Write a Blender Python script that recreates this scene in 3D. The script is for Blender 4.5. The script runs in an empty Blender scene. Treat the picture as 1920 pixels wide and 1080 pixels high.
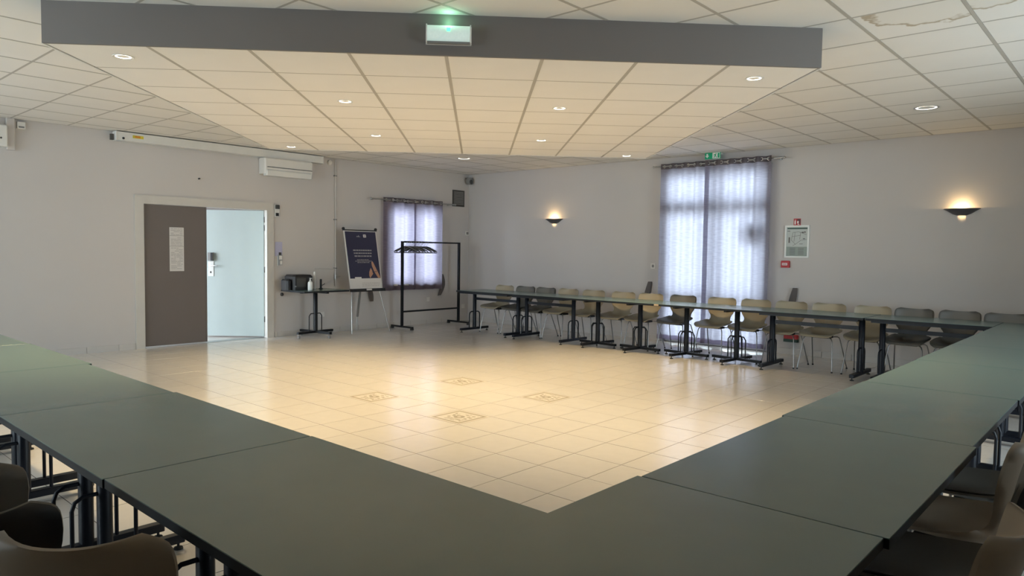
import bpy, math, random
from mathutils import Vector, Matrix
random.seed(7)
SC = bpy.context.scene
COL = SC.collection
pi = math.pi

# ------------------------------------------------------------------ camera
CAM = Vector((10.5913, -10.4430, 1.4489))
YAW, PITCH, ROLL, FPX = 2.30155122, -0.0516887, 0.0134551, 1341.918
cd = bpy.data.cameras.new('camera'); cam = bpy.data.objects.new('camera', cd); COL.objects.link(cam)
_f = Vector((math.cos(YAW)*math.cos(PITCH), math.sin(YAW)*math.cos(PITCH), math.sin(PITCH)))
_r = Vector((math.sin(YAW), -math.cos(YAW), 0)); _u = _r.cross(_f)
R2 = math.cos(ROLL)*_r + math.sin(ROLL)*_u; U2 = -math.sin(ROLL)*_r + math.cos(ROLL)*_u
cam.matrix_world = Matrix(((R2.x, U2.x, -_f.x, CAM.x), (R2.y, U2.y, -_f.y, CAM.y), (R2.z, U2.z, -_f.z, CAM.z), (0, 0, 0, 1)))
cd.sensor_width = 36; cd.lens = FPX/1920*36; cd.clip_start = 0.05; cd.clip_end = 200
SC.camera = cam

def proj(p):
    d = Vector(p) - CAM; z = d.dot(_f)
    if z < .05: return None
    return (960 + FPX*d.dot(R2)/z, 540 - FPX*d.dot(U2)/z, z)

# ------------------------------------------------------------------ world, exposure
W = bpy.data.worlds.new('sky'); SC.world = W; W.use_nodes = True
bg = W.node_tree.nodes['Background']; bg.inputs[0].default_value = (0.80, 0.90, 1.0, 1); bg.inputs[1].default_value = 10.0
SC.view_settings.view_transform = 'Standard'; SC.view_settings.look = 'None'
SC.view_settings.gamma = 1; SC.view_settings.use_curve_mapping = False
SC.view_settings.exposure = 0.66
cy = SC.cycles; cy.max_bounces = 6; cy.diffuse_bounces = 4; cy.glossy_bounces = 3; cy.transmission_bounces = 4; cy.transparent_max_bounces = 8; cy.caustics_reflective = False; cy.caustics_refractive = False
WARM = (1.0, 0.74, 0.38)
SPOT_W, SCONCE_W = 148.0, 5.0

# ------------------------------------------------------------------ window daylight (portals guide the sky light in)
def portal(name, loc, rot, sx, sy):
    l = bpy.data.lights.new(name, 'AREA'); l.shape = 'RECTANGLE'; l.size = sx; l.size_y = sy; l.cycles.is_portal = True
    o = bpy.data.objects.new(name, l); COL.objects.link(o); o.location = loc; o.rotation_euler = rot; return o
XR, YF, H = 12.9, -13.3, 3.0          # far ends of the room behind the camera, ceiling height
portal('portal', (5.48, .22, 1.38), (-pi/2, 0, 0), 1.74, 2.8)
portal('portal', (-.22, -1.52, 1.5), (0, -pi/2, 0), 1.45, 1.2)
WINS = [(-4.6, 2.6)]   # windows of the wall to the right of the camera (y centre, width)
WINF = [(1.9, 2.2), (5.2, 2.0)]                   # unseen windows added to brighten the left side, front wall (x centre, width)
for yc, w in WINS: portal('portal', (XR+.22, yc, 1.55), (0, pi/2, 0), 2.3, w)
for xc, w in WINF: portal('portal', (xc, YF-.22, 1.55), (pi/2, 0, 0), w, 2.3)
portal('portal', (-1.3, -8.08, 1.25), (pi/2, 0, 0), 2.0, 2.4)

# ------------------------------------------------------------------ materials
MATS = {}
def mat(name, rgb, rough=.6, metal=0., spec=.5, var=.06, scale=6., bump=0., bscale=60., emit=None, estr=0., coat=0.):
    if name in MATS: return MATS[name]
    m = bpy.data.materials.new(name); m.use_nodes = True; nt = m.node_tree; b = nt.nodes['Principled BSDF']
    b.inputs['Roughness'].default_value = rough; b.inputs['Metallic'].default_value = metal
    b.inputs['Specular IOR Level'].default_value = spec; b.inputs['Coat Weight'].default_value = coat
    tc = nt.nodes.new('ShaderNodeTexCoord')
    n = nt.nodes.new('ShaderNodeTexNoise'); n.inputs['Scale'].default_value = scale; n.inputs['Detail'].default_value = 3
    nt.links.new(tc.outputs['Object'], n.inputs['Vector'])
    mx = nt.nodes.new('ShaderNodeMix'); mx.data_type = 'RGBA'
    mx.inputs[6].default_value = tuple(max(0, c*(1-var)) for c in rgb)+(1,); mx.inputs[7].default_value = tuple(min(1, c*(1+var)) for c in rgb)+(1,)
    nt.links.new(n.outputs['Fac'], mx.inputs[0]); nt.links.new(mx.outputs[2], b.inputs['Base Color'])
    if bump:
        n2 = nt.nodes.new('ShaderNodeTexNoise'); n2.inputs['Scale'].default_value = bscale; n2.inputs['Detail'].default_value = 2
        nt.links.new(tc.outputs['Object'], n2.inputs['Vector'])
        bp = nt.nodes.new('ShaderNodeBump'); bp.inputs['Strength'].default_value = bump; bp.inputs['Distance'].default_value = .002
        nt.links.new(n2.outputs['Fac'], bp.inputs['Height']); nt.links.new(bp.outputs[0], b.inputs['Normal'])
    if emit:
        b.inputs['Emission Color'].default_value = tuple(emit)+(1,); b.inputs['Emission Strength'].default_value = estr
    MATS[name] = m; return m

M = dict(
 wall=mat('wall_paint', (.57, .54, .52), .85, var=.03, scale=1.2, bump=.25, bscale=180),
 ctile=mat('ceiling_tile', (.78, .75, .70), .9, var=.03, scale=3, bump=.3, bscale=250),
 stile=mat('soffit_tile', (.80, .77, .73), .9, var=.03, scale=3, bump=.3, bscale=250),
 cbar=mat('ceiling_bar', (.44, .41, .36), .6, var=.03), cbar2=mat('ceiling_cross_bar', (.30, .26, .21), .6, var=.03), cgap=mat('ceiling_gap', (.20, .18, .16), .9),
 fascia=mat('fascia_taupe', (.175, .155, .142), .6, var=.05, scale=2),
 grout=mat('floor_grout', (.12, .10, .085), .8),
 floor=mat('floor_tile', (.60, .57, .53), .19, spec=.75, var=.05, scale=9, bump=.03, bscale=25),
 plinth=mat('plinth_tile', (.55, .52, .49), .35, var=.05),
 white=mat('white_plastic', (.72, .70, .66), .45), whitem=mat('white_metal', (.70, .70, .67), .4),
 frame=mat('door_frame_paint', (.56, .535, .495), .5), leaf=mat('door_taupe', (.14, .118, .108), .55, var=.05, scale=3),
 leafin=mat('door_pale', (.40, .465, .455), .5, var=.03), winframe=mat('window_frame', (.55, .54, .53), .4),
 black=mat('black_plastic', (.012, .012, .014), .4), blackm=mat('black_metal', (.007, .008, .010), .45, spec=.3),
 navym=mat('navy_frame_metal', (.006, .008, .014), .42, spec=.3),
 top=mat('green_laminate', (.104, .174, .162), .24, var=.07, scale=4, bump=.05, bscale=300),
 edge=mat('table_edge_dark', (.012, .014, .018), .55, spec=.25),
 chrome=mat('chrome', (.62, .62, .62), .22, metal=1.), chrome2=mat('chair_leg_metal', (.34, .34, .34), .30, metal=1.), steel=mat('brushed_steel', (.45, .45, .44), .35, metal=1.),
 beige=mat('chair_beige', (.37, .31, .215), .45, var=.04, bump=.05, bscale=90),
 beige2=mat('chair_tan', (.36, .29, .215), .45, var=.04), taupe=mat('chair_taupe', (.14, .128, .11), .5, var=.05),
 dark=mat('chair_black', (.016, .018, .022), .35, var=.05), rubber=mat('rubber', (.02, .02, .02), .8),
 tie=mat('tieback_taupe', (.115, .10, .095), .8), grey=mat('grey_plastic', (.22, .215, .21), .6), hgrey=mat('hanger_grey', (.13, .13, .14), .6), dgrey=mat('dark_grey', (.06, .058, .055), .6),
 red=mat('signal_red', (.45, .025, .03), .5), green=mat('exit_green', (.0, .22, .10), .5, emit=(.0, .22, .10), estr=.25), dgreen=mat('dark_green', (.01, .045, .03), .5),
 paper=mat('paper', (.62, .60, .58), .8, var=.02), ink=mat('print_ink', (.16, .15, .15), .9), inkl=mat('print_ink_light', (.36, .35, .35), .9),
 navy=mat('poster_navy', (.022, .022, .060), .5, var=.1), copper=mat('poster_copper', (.50, .27, .17), .5), pwhite=mat('poster_white', (.68, .66, .64), .5),
 signw=mat('sign_white', (.80, .82, .80), .5), planp=mat('plan_paper', (.50, .54, .52), .5), plang=mat('plan_legend', (.30, .35, .32), .6),
 plandk=mat('plan_header', (.05, .10, .08), .6), yellow=mat('sticker_yellow', (.62, .52, .04), .5), tansticker=mat('sticker_tan', (.50, .36, .22), .6), orange=mat('sticker_orange', (.60, .20, .02), .5),
 sconce=mat('sconce_metal', (.10, .10, .11), .45, metal=.4), lilac=mat('lilac_label', (.45, .45, .62), .6),
 lamp=mat('lamp_glow', (1, .95, .85), .5, emit=(1, .86, .62), estr=9.), lampc=mat('lamp_glow_dim', (1, .95, .85), .5, emit=(1, .93, .80), estr=1.6),
 emlens=mat('emergency_lens', (.62, .66, .64), .35, var=.1, scale=60, emit=(.75, 1., .9), estr=.22),
 emgreen=mat('emergency_led', (.05, .6, .2), .4, emit=(.1, 1., .35), estr=1.5),
  ground=mat('paving_outside', (.5, .48, .45), .9),
)

def pattern_tile():
    m = bpy.data.materials.new('decor_tile'); m.use_nodes = True; nt = m.node_tree; b = nt.nodes['Principled BSDF']
    b.inputs['Roughness'].default_value = .25
    tc = nt.nodes.new('ShaderNodeTexCoord'); sp = nt.nodes.new('ShaderNodeSeparateXYZ'); nt.links.new(tc.outputs['Object'], sp.inputs[0])
    def mth(op, a, bb=None):
        n = nt.nodes.new('ShaderNodeMath'); n.operation = op
        for i, v in enumerate((a, bb)):
            if v is None: continue
            if isinstance(v, (int, float)): n.inputs[i].default_value = v
            else: nt.links.new(v, n.inputs[i])
        return n.outputs[0]
    ax, ay = mth('ABSOLUTE', sp.outputs[0]), mth('ABSOLUTE', sp.outputs[1])
    sq = mth('MAXIMUM', ax, ay)                       # nested square bands
    def band(v, lo, hi): return mth('MULTIPLY', mth('GREATER_THAN', v, lo), mth('LESS_THAN', v, hi))
    rr = mth('SQRT', mth('ADD', mth('MULTIPLY', ax, ax), mth('MULTIPLY', ay, ay)))
    leafy = nt.nodes.new('ShaderNodeTexVoronoi'); leafy.inputs['Scale'].default_value = 26; nt.links.new(tc.outputs['Object'], leafy.inputs['Vector'])
    orn = mth('MULTIPLY', band(sq, .052, .122), mth('LESS_THAN', leafy.outputs['Distance'], .42))
    cen = mth('MULTIPLY', mth('LESS_THAN', rr, .05), mth('GREATER_THAN', rr, .018))
    s = mth('MINIMUM', mth('ADD', mth('ADD', band(sq, .145, .172), orn), cen), 1.0)
    mx = nt.nodes.new('ShaderNodeMix'); mx.data_type = 'RGBA'; nt.links.new(s, mx.inputs[0])
    mx.inputs[6].default_value = (.58, .54, .48, 1); mx.inputs[7].default_value = (.36, .33, .27, 1); nt.links.new(mx.outputs[2], b.inputs['Base Color'])
    return m
M['decor'] = pattern_tile()

def stain_mat(name, cx, cy, r):
    m = bpy.data.materials.new(name); m.use_nodes = True; nt = m.node_tree; b = nt.nodes['Principled BSDF']; b.inputs['Roughness'].default_value = .9
    tc = nt.nodes.new('ShaderNodeTexCoord'); no = nt.nodes.new('ShaderNodeTexNoise'); no.inputs['Scale'].default_value = 7; no.inputs['Detail'].default_value = 3
    nt.links.new(tc.outputs['Object'], no.inputs['Vector'])
    vm = nt.nodes.new('ShaderNodeVectorMath'); vm.operation = 'DISTANCE'; vm.inputs[1].default_value = (cx, cy, 0); nt.links.new(tc.outputs['Object'], vm.inputs[0])
    ma = nt.nodes.new('ShaderNodeMath'); ma.operation = 'MULTIPLY_ADD'; nt.links.new(no.outputs['Fac'], ma.inputs[0]); ma.inputs[1].default_value = .30; nt.links.new(vm.outputs['Value'], ma.inputs[2])
    rp = nt.nodes.new('ShaderNodeValToRGB'); nt.links.new(ma.outputs[0], rp.inputs[0]); e = rp.color_ramp.elements
    base = (.78, .75, .70, 1)
    e[0].position = 0; e[0].color = (.76, .725, .665, 1); e[1].position = 1; e[1].color = base
    for pos, c in ((r-.05, (.755, .72, .655, 1)), (r-.012, (.45, .38, .28, 1)), (r+.004, (.50, .43, .33, 1)), (r+.016, base)):
        q = e.new(pos); q.color = c
    nt.links.new(rp.outputs[0], b.inputs['Base Color']); return m

def curtain_mat(name, col, trans):
    m = bpy.data.materials.new(name); m.use_nodes = True; nt = m.node_tree; nt.nodes.remove(nt.nodes['Principled BSDF']); out = nt.nodes['Material Output']
    tc = nt.nodes.new('ShaderNodeTexCoord'); mp = nt.nodes.new('ShaderNodeMapping'); mp.inputs['Scale'].default_value = (9, 9, 95); nt.links.new(tc.outputs['Object'], mp.inputs[0])
    n = nt.nodes.new('ShaderNodeTexNoise'); n.inputs['Scale'].default_value = 1.; n.inputs['Detail'].default_value = 3; nt.links.new(mp.outputs[0], n.inputs['Vector'])
    mx = nt.nodes.new('ShaderNodeMix'); mx.data_type = 'RGBA'; nt.links.new(n.outputs['Fac'], mx.inputs[0])
    mx.inputs[6].default_value = tuple(c*.62 for c in trans)+(1,); mx.inputs[7].default_value = tuple(min(1, c*1.38) for c in trans)+(1,)
    d = nt.nodes.new('ShaderNodeBsdfDiffuse'); d.inputs[0].default_value = col+(1,)
    t = nt.nodes.new('ShaderNodeBsdfTranslucent'); nt.links.new(mx.outputs[2], t.inputs[0])
    a = nt.nodes.new('ShaderNodeAddShader'); nt.links.new(d.outputs[0], a.inputs[0]); nt.links.new(t.outputs[0], a.inputs[1])
    nt.links.new(a.outputs[0], out.inputs[0]); return m
M['sheer'] = curtain_mat('curtain_sheer', (.10, .085, .095), (.250, .247, .30))
M['header'] = curtain_mat('curtain_header', (.11, .095, .10), (.045, .036, .042))  # missing backlight above the windows put into the colour as lower translucency
M['drape'] = curtain_mat('curtain_mauve', (.105, .085, .095), (.225, .205, .27))

def glass_mat():
    m = bpy.data.materials.new('window_glass'); m.use_nodes = True; nt = m.node_tree; nt.nodes.remove(nt.nodes['Principled BSDF']); out = nt.nodes['Material Output']
    tr = nt.nodes.new('ShaderNodeBsdfTransparent'); tr.inputs[0].default_value = (.93, .96, .95, 1)
    gl = nt.nodes.new('ShaderNodeBsdfGlossy'); gl.inputs['Roughness'].default_value = .02
    fr = nt.nodes.new('ShaderNodeFresnel'); fr.inputs[0].default_value = 1.45
    mx = nt.nodes.new('ShaderNodeMixShader'); nt.links.new(fr.outputs[0], mx.inputs[0]); nt.links.new(tr.outputs[0], mx.inputs[1]); nt.links.new(gl.outputs[0], mx.inputs[2])
    nt.links.new(mx.outputs[0], out.inputs[0]); return m
M['glass'] = glass_mat()

# ------------------------------------------------------------------ mesh helpers
def Rz(a): return Matrix.Rotation(a, 3, 'Z')
class MB:
    def __init__(s): s.v, s.f, s.m = [], [], []
    def quad(s, pts, mi=0):
        n = len(s.v); s.v += [tuple(p) for p in pts]; s.f.append(tuple(range(n, n+len(pts)))); s.m.append(mi); return s
    def box(s, x0, x1, y0, y1, z0, z1, mi=0, R=None, c=(0, 0, 0)):
        n = len(s.v); c = Vector(c)
        for z in (z0, z1):
            for x, y in ((x0, y0), (x1, y0), (x1, y1), (x0, y1)):
                p = Vector((x, y, z)); s.v.append(tuple((R@p if R else p)+c))
        for q in ((3, 2, 1, 0), (4, 5, 6, 7), (0, 1, 5, 4), (1, 2, 6, 5), (2, 3, 7, 6), (3, 0, 4, 7)): s.f.append(tuple(n+i for i in q)); s.m.append(mi)
        return s
    def cbox(s, c, d, mi=0, R=None): return s.box(-d[0]/2, d[0]/2, -d[1]/2, d[1]/2, -d[2]/2, d[2]/2, mi, R, c)
    def bbox(s, x0, x1, y0, y1, z0, z1, b, mi=0):     # box with chamfered vertical edges and top rim
        pts = [(x0+b, y0), (x1-b, y0), (x1, y0+b), (x1, y1-b), (x1-b, y1), (x0+b, y1), (x0, y1-b), (x0, y0+b)]
        cx, cy = (x0+x1)/2, (y0+y1)/2; n = len(s.v); k = len(pts)
        def ins(p, t): return (p[0]-math.copysign(t, p[0]-cx), p[1]-math.copysign(t, p[1]-cy))
        rings = [(pts, z0), (pts, z1-b), ([ins(p, b*.7) for p in pts], z1)]
        for r, z in rings: s.v += [(p[0], p[1], z) for p in r]
        for j in range(2):
            for i in range(k): s.f.append((n+j*k+i, n+j*k+(i+1)%k, n+(j+1)*k+(i+1)%k, n+(j+1)*k+i)); s.m.append(mi)
        s.f.append(tuple(n+2*k+i for i in range(k))); s.m.append(mi); s.f.append(tuple(n+k-1-i for i in range(k))); s.m.append(mi); return s
    def tube(s, path, r, seg=8, mi=0, cap=True):
        P = [Vector(p) for p in path]; n = len(s.v); k = len(P); up = None
        for i, p in enumerate(P):
            t = (P[min(i+1, k-1)]-P[max(i-1, 0)]).normalized()
            if up is None: up = Vector((0, 0, 1)) if abs(t.z) < .9 else Vector((1, 0, 0))
            a = t.cross(up).normalized(); b = a.cross(t).normalized(); up = b
            rr = r[i] if isinstance(r, (list, tuple)) else r
            for j in range(seg):
                w = 2*pi*j/seg; s.v.append(tuple(p+a*math.cos(w)*rr+b*math.sin(w)*rr))
        for i in range(k-1):
            for j in range(seg): s.f.append((n+i*seg+j, n+(i+1)*seg+j, n+(i+1)*seg+(j+1) % seg, n+i*seg+(j+1) % seg)); s.m.append(mi)
        if cap:
            s.f.append(tuple(n+j for j in range(seg))); s.m.append(mi); s.f.append(tuple(n+(k-1)*seg+seg-1-j for j in range(seg))); s.m.append(mi)
        return s
    def lathe(s, prof, seg=20, c=(0, 0, 0), mi=0, a0=0., a1=2*pi, axis='z'):
        n = len(s.v); full = abs(a1-a0-2*pi) < 1e-6; m = seg if full else seg+1
        for r, z in prof:
            for j in range(m):
                w = a0+(a1-a0)*j/seg; p = (r*math.cos(w), r*math.sin(w), z)
                if axis == 'x': p = (z, r*math.cos(w), r*math.sin(w))
                if axis == 'y': p = (r*math.sin(w), z, r*math.cos(w))
                s.v.append((p[0]+c[0], p[1]+c[1], p[2]+c[2]))
        for i in range(len(prof)-1):
            for j in range(seg):
                j2 = (j+1) % m; s.f.append((n+i*m+j, n+i*m+j2, n+(i+1)*m+j2, n+(i+1)*m+j)); s.m.append(mi)
        return s
    def grid(s, fn, nu, nv, mi=0):
        n = len(s.v)
        for j in range(nv+1):
            for i in range(nu+1): s.v.append(tuple(fn(i/nu, j/nv)))
        for j in range(nv):
            for i in range(nu): a = n+j*(nu+1)+i; s.f.append((a, a+1, a+nu+2, a+nu+1)); s.m.append(mi)
        return s
    def mesh(s, name, mats, smooth=None):
        me = bpy.data.meshes.new(name); me.from_pydata(s.v, [], s.f)
        for mm in (mats if isinstance(mats, (list, tuple)) else [mats]): me.materials.append(mm)
        me.polygons.foreach_set('material_index', s.m)
        if smooth is not None:
            me.polygons.foreach_set('use_smooth', [True]*len(s.f)); me.update(); me.set_sharp_from_angle(angle=math.radians(smooth))
        me.update(); return me
    def obj(s, name, mats, parent=None, smooth=None, loc=None):
        o = bpy.data.objects.new(name, s.mesh(name, mats, smooth)); COL.objects.link(o)
        if parent: o.parent = parent
        if loc is not None: o.location = loc
        return o
def tag(o, label=None, cat=None, group=None, kind=None):
    if label: o['label'] = label
    if cat: o['category'] = cat
    if group: o['group'] = group
    if kind: o['kind'] = kind
    return o
def empty(name, loc, rz=0, **k):
    o = bpy.data.objects.new(name, None); COL.objects.link(o); o.location = loc; o.rotation_euler = (0, 0, rz); o.empty_display_size = .1
    return tag(o, **k)
def share(name, me, parent, loc=(0, 0, 0)):
    o = bpy.data.objects.new(name, me); COL.objects.link(o); o.parent = parent; o.location = loc; return o
def copy_tree(o, parent=None):
    c = o.copy(); COL.objects.link(c); c.parent = parent
    for ch in list(o.children): copy_tree(ch, c)
    return c
def struct(o): o['kind'] = 'structure'; return o

# ================================================================== THE ROOM
TS = .4; FX0, FY0 = .3419, -.3455      # floor joints: x = FX0 + n*TS, y = FY0 - n*TS
TABLES = []                            # table rectangles (for choosing the tiles that show)
# -- floor
floor = struct(MB().box(-2.6, XR+.2, YF-.2, .3, -.06, -.0014).obj('floor', M['grout']))
def hidden(x, y):
    d = Vector((x, y, 0))-CAM; t = (.74-CAM.z)/d.z; px, py = CAM.x+d.x*t, CAM.y+d.y*t
    if py < -8.96 and px < 10.11 and py > -9.68: return True
    return 9.4 < px < 10.11 and -9.68 < py < -1.0
g = .0055
tmesh = MB().bbox(-TS/2+g/2, TS/2-g/2, -TS/2+g/2, TS/2-g/2, -.004, .0, .0006).mesh('floor_tile', M['floor'])
dmesh = MB().bbox(-TS/2+g/2, TS/2-g/2, -TS/2+g/2, TS/2-g/2, -.004, .0, .0006).mesh('decorative_floor_tile', M['decor'])
xs = [FX0+TS*n for n in range(-1, 33)]; ys = [FY0-TS*n for n in range(-1, 34)]
DEC = {(round(5.942+.2, 2), round(-6.1455, 2)), (round(4.742+.2, 2), round(-6.1455, 2)), (round(5.942+.2, 2), round(-4.9455, 2)), (round(4.742+.2, 2), round(-4.9455, 2))}
cand = []; rest = MB()
for x in xs:
    for y in ys:
        x0, x1 = max(x, 0), min(x+TS, XR); y1, y0 = min(y, 0), max(y-TS, YF)
        if x1-x0 < .03 or y1-y0 < .03: continue
        cx, cy = (x0+x1)/2, (y0+y1)/2; p = proj((cx, cy, 0))
        vis = p and -30 < p[0] < 1950 and p[1] < 1100 and not hidden(cx, cy)
        cand.append((-(1/p[2]**3) if vis else 1, x0, x1, y0, y1))
cand.sort(); nt_ = 0
for sc_, x0, x1, y0, y1 in cand:
    cx, cy = (x0+x1)/2, (y0+y1)/2; fullt = x1-x0 > TS-.001 and y1-y0 > TS-.001
    dec = any(abs(cx-a) < .03 and abs(cy-b) < .03 for a, b in DEC)
    if dec: share('decorative_floor_tile', dmesh, floor, (cx, cy, 0))
    elif sc_ < 0 and nt_ < 296 and fullt: share('floor_tile', tmesh, floor, (cx, cy, random.uniform(-.0004, .0004))); nt_ += 1
    else: rest.box(x0+g/2, x1-g/2, y0+g/2, y1-g/2, -.004, 0)
tag(rest.obj('outer_floor_tiles', M['floor'], floor), kind='stuff')

# -- walls (left: door and small window; back: glazed door; right and front: behind the camera)
def wall_with_holes(name, axis, pos, th, a0, a1, z1, holes):
    m = MB(); hs = sorted(holes); cur = a0
    def put(u0, u1, z0, zz):
        if u1-u0 < 1e-4 or zz-z0 < 1e-4: return
        if axis == 'x': m.box(min(pos, pos+th), max(pos, pos+th), u0, u1, z0, zz)
        else: m.box(u0, u1, min(pos, pos+th), max(pos, pos+th), z0, zz)
    for (u0, u1, z0, zz) in hs:
        put(cur, u0, 0, z1); put(u0, u1, 0, z0); put(u0, u1, zz, z1); cur = u1
    put(cur, a1, 0, z1); return struct(m.obj(name, M['wall']))
WZ = 3.12
wall_left = wall_with_holes('wall_left', 'x', 0, -.2, YF-.2, .2, WZ, [(-6.42, -4.50, 0, 2.06), (-2.12, -.92, .80, 2.25)])
wall_back = wall_with_holes('wall_back', 'y', 0, .2, 0, XR, WZ, [(4.59, 6.34, 0, 2.80)])
wall_right = wall_with_holes('wall_right', 'x', XR, .2, YF-.2, .2, WZ, [(yc-w/2, yc+w/2, .4, 2.7) for yc, w in WINS])
wall_front = wall_with_holes('wall_front', 'y', YF, -.2, 0, XR, WZ, [(xc-w/2, xc+w/2, .4, 2.7) for xc, w in WINF])

# -- plinth tiles along the two seen walls
def plinth(name, axis, joints, skip):
    e = tag(empty(name, (0, 0, 0)), kind='structure')
    for a, b in zip(joints[:-1], joints[1:]):
        for s0, s1 in skip:
            if a < s1 and b > s0:
                if a < s0: b = s0
                elif b > s1: a = s1
                else: a = b
        if b-a < .02: continue
        m = MB()
        if axis == 'x': m.bbox(0, .012, a+.002, b-.002, 0, .085, .002)
        else: m.bbox(a+.002, b-.002, -.012, 0, 0, .085, .002)
        m.obj('plinth_tile', M['plinth'], e)
    return e
plinth('baseboard_left', 'x', sorted([0.]+[y for y in ys if y < 0 and y > YF]), [(-6.53, -4.40)])
plinth('baseboard_back', 'y', sorted([0.]+[x for x in xs if x > 0 and x < XR]), [(4.56, 6.42)])

# -- suspended ceiling
ceil = struct(MB().box(-.2, XR+.2, YF-.2, .2, H+.035, H+.12).obj('ceiling', M['cgap']))
CXP, CYP = .6236, .632
cxs = sorted([9.66-CXP*k for k in range(-6, 17)]); cys = sorted([-2.90-CYP*k for k in range(-5, 17)])
SQ = [Vector((5.244, -8.994)), Vector((8.814, -5.313)), Vector((5.368, -1.903)), Vector((1.947, -5.569))]   # dropped ceiling corners: front left, front right, back right, back left
def inside(x, y):
    p = Vector((x, y))
    for i in range(4):
        a, b = SQ[i], SQ[(i+1) % 4]
        if (b-a).x*(p-a).y-(b-a).y*(p-a).x < 0: return False
    return True
gb = .013; gt = .009
cmesh = MB().box(-CXP/2+gb, CXP/2-gb, -CYP/2+gt, CYP/2-gt, 0, .02).mesh('ceiling_tile', M['ctile'])
STAIN = {}
restc = MB(); nct = 0
for i in range(len(cxs)+1):
    for j in range(len(cys)+1):
        x0 = cxs[i-1] if i else cxs[0]-CXP; x1 = x0+CXP; y0 = cys[j-1] if j else cys[0]-CYP; y1 = y0+CYP
        fx0, fx1, fy0, fy1 = max(x0, 0), min(x1, XR), max(y0, YF), min(y1, 0)
        if fx1-fx0 < .03 or fy1-fy0 < .03: continue
        if all(inside(a, b) for a in (fx0, fx1) for b in (fy0, fy1)): continue
        cx, cy = (fx0+fx1)/2, (fy0+fy1)/2
        vis = any((p and -60 < p[0] < 1980 and p[1] > -60) for p in (proj((a, b, H)) for a in (fx0, cx, fx1) for b in (fy0, cy, fy1)))
        if vis and nct < 300:
            nct += 1
            if abs(cx-9.348) < .1 and abs(cy+5.11) < .15: mm = stain_mat('stain_wide', .12, -.22, .50)
            elif abs(cx-9.97) < .1 and abs(cy+5.11) < .15: mm = stain_mat('stain_dark', -.20, -.16, .32)
            else: mm = None
            if mm is None and x1-x0-(fx1-fx0) < .001 and y1-y0-(fy1-fy0) < .001: share('ceiling_tile', cmesh, ceil, (cx, cy, H))
            else:
                MB().box(fx0-cx+gb, fx1-cx-gb, fy0-cy+gt, fy1-cy-gt, 0, .02).obj('ceiling_tile', mm or M['ctile'], ceil, loc=(cx, cy, H))
        else: restc.box(fx0+gb, fx1-gb, fy0+gt, fy1-gt, H, H+.02)
tag(restc.obj('outer_ceiling_tiles', M['ctile'], ceil), kind='stuff')
for x in cxs:
    if 0 < x < XR: MB().box(x-.0115, x+.0115, YF, 0, H-.0012, H+.03).obj('grid_bar', M['cbar'], ceil)
for y in cys:
    if YF < y < 0: MB().box(0, XR, y-.010, y+.010, H-.0008, H+.03).obj('grid_bar', M['cbar'], ceil)
MB().box(0, .02, YF, 0, H-.001, H+.02).obj('edge_trim', M['cbar'], ceil); MB().box(0, XR, -.02, 0, H-.001, H+.02).obj('edge_trim', M['cbar'], ceil)

# -- dropped ceiling in the middle
SZ = 2.735
drop = tag(empty('dropped_ceiling', (0, 0, 0)), kind='structure', label='lowered square ceiling panel with taupe fascia turned diagonally in the room')
def sq(u, v, z): # u along front edge, v depth
    a = SQ[0].lerp(SQ[1], u); b = SQ[3].lerp(SQ[2], u); p = a.lerp(b, v); return Vector((p.x, p.y, z))
MB().quad([sq(0, 0, SZ+.03), sq(1, 0, SZ+.03), sq(1, 1, SZ+.03), sq(0, 1, SZ+.03)]).obj('backing', M['cgap'], drop)
NR = 8
for i in range(8):
    for j in range(NR):
        u0, u1, v0, v1 = i/8+.0022, (i+1)/8-.0022, j/NR+.0009, (j+1)/NR-.0009
        c = sq((u0+u1)/2, (v0+v1)/2, SZ)
        lo = [sq(u, v, SZ)-c for u, v in ((u0, v0), (u1, v0), (u1, v1), (u0, v1))]; hi = [p+Vector((0, 0, .02)) for p in lo]
        m = MB(); m.quad(lo[::-1]); m.quad(hi)
        for k in range(4): m.quad([lo[k], lo[(k+1) % 4], hi[(k+1) % 4], hi[k]])
        m.obj('ceiling_tile', M['stile'], drop, loc=c)
for i in range(1, 8):
    m = MB(); w = .0024; a, b, c, d = sq(i/8-w, 0, SZ-.001), sq(i/8+w, 0, SZ-.001), sq(i/8+w, 1, SZ-.001), sq(i/8-w, 1, SZ-.001); m.quad([d, c, b, a])
    m.quad([p+Vector((0, 0, .02)) for p in (a, b, c, d)])
    for p, q_ in ((a, b), (b, c), (c, d), (d, a)): m.quad([p, q_, q_+Vector((0, 0, .02)), p+Vector((0, 0, .02))])
    m.obj('grid_bar', M['cbar'], drop)
for j in range(1, NR):
    w = .0009; P_ = [sq(0, j/NR-w, SZ-.0008), sq(1, j/NR-w, SZ-.0008), sq(1, j/NR+w, SZ-.0008), sq(0, j/NR+w, SZ-.0008)]; m = MB(); m.quad(P_[::-1]); m.quad([p+Vector((0, 0, .02)) for p in P_])
    for k in range(4): m.quad([P_[k], P_[(k+1) % 4], P_[(k+1) % 4]+Vector((0, 0, .02)), P_[k]+Vector((0, 0, .02))])
    m.obj('cross_bar', M['cbar2'], drop)
def side(a, b, name, matl, out, z0):   # thick board along an edge
    t = (b-a).normalized(); n = Vector((t.y, -t.x)); m = MB(); A2, B2 = a+n*out, b+n*out
    P = [(p.x, p.y) for p in (a, b, B2, A2)]
    lo = [(x, y, z0) for x, y in P]; hi = [(x, y, H+.01) for x, y in P]; m.quad(lo[::-1]); m.quad(hi)
    for k in range(4): m.quad([lo[k], lo[(k+1) % 4], hi[(k+1) % 4], hi[k]])
    return m.obj(name, matl, drop)
side(SQ[0], SQ[1], 'fascia_front', M['fascia'], .022, SZ-.002)
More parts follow.
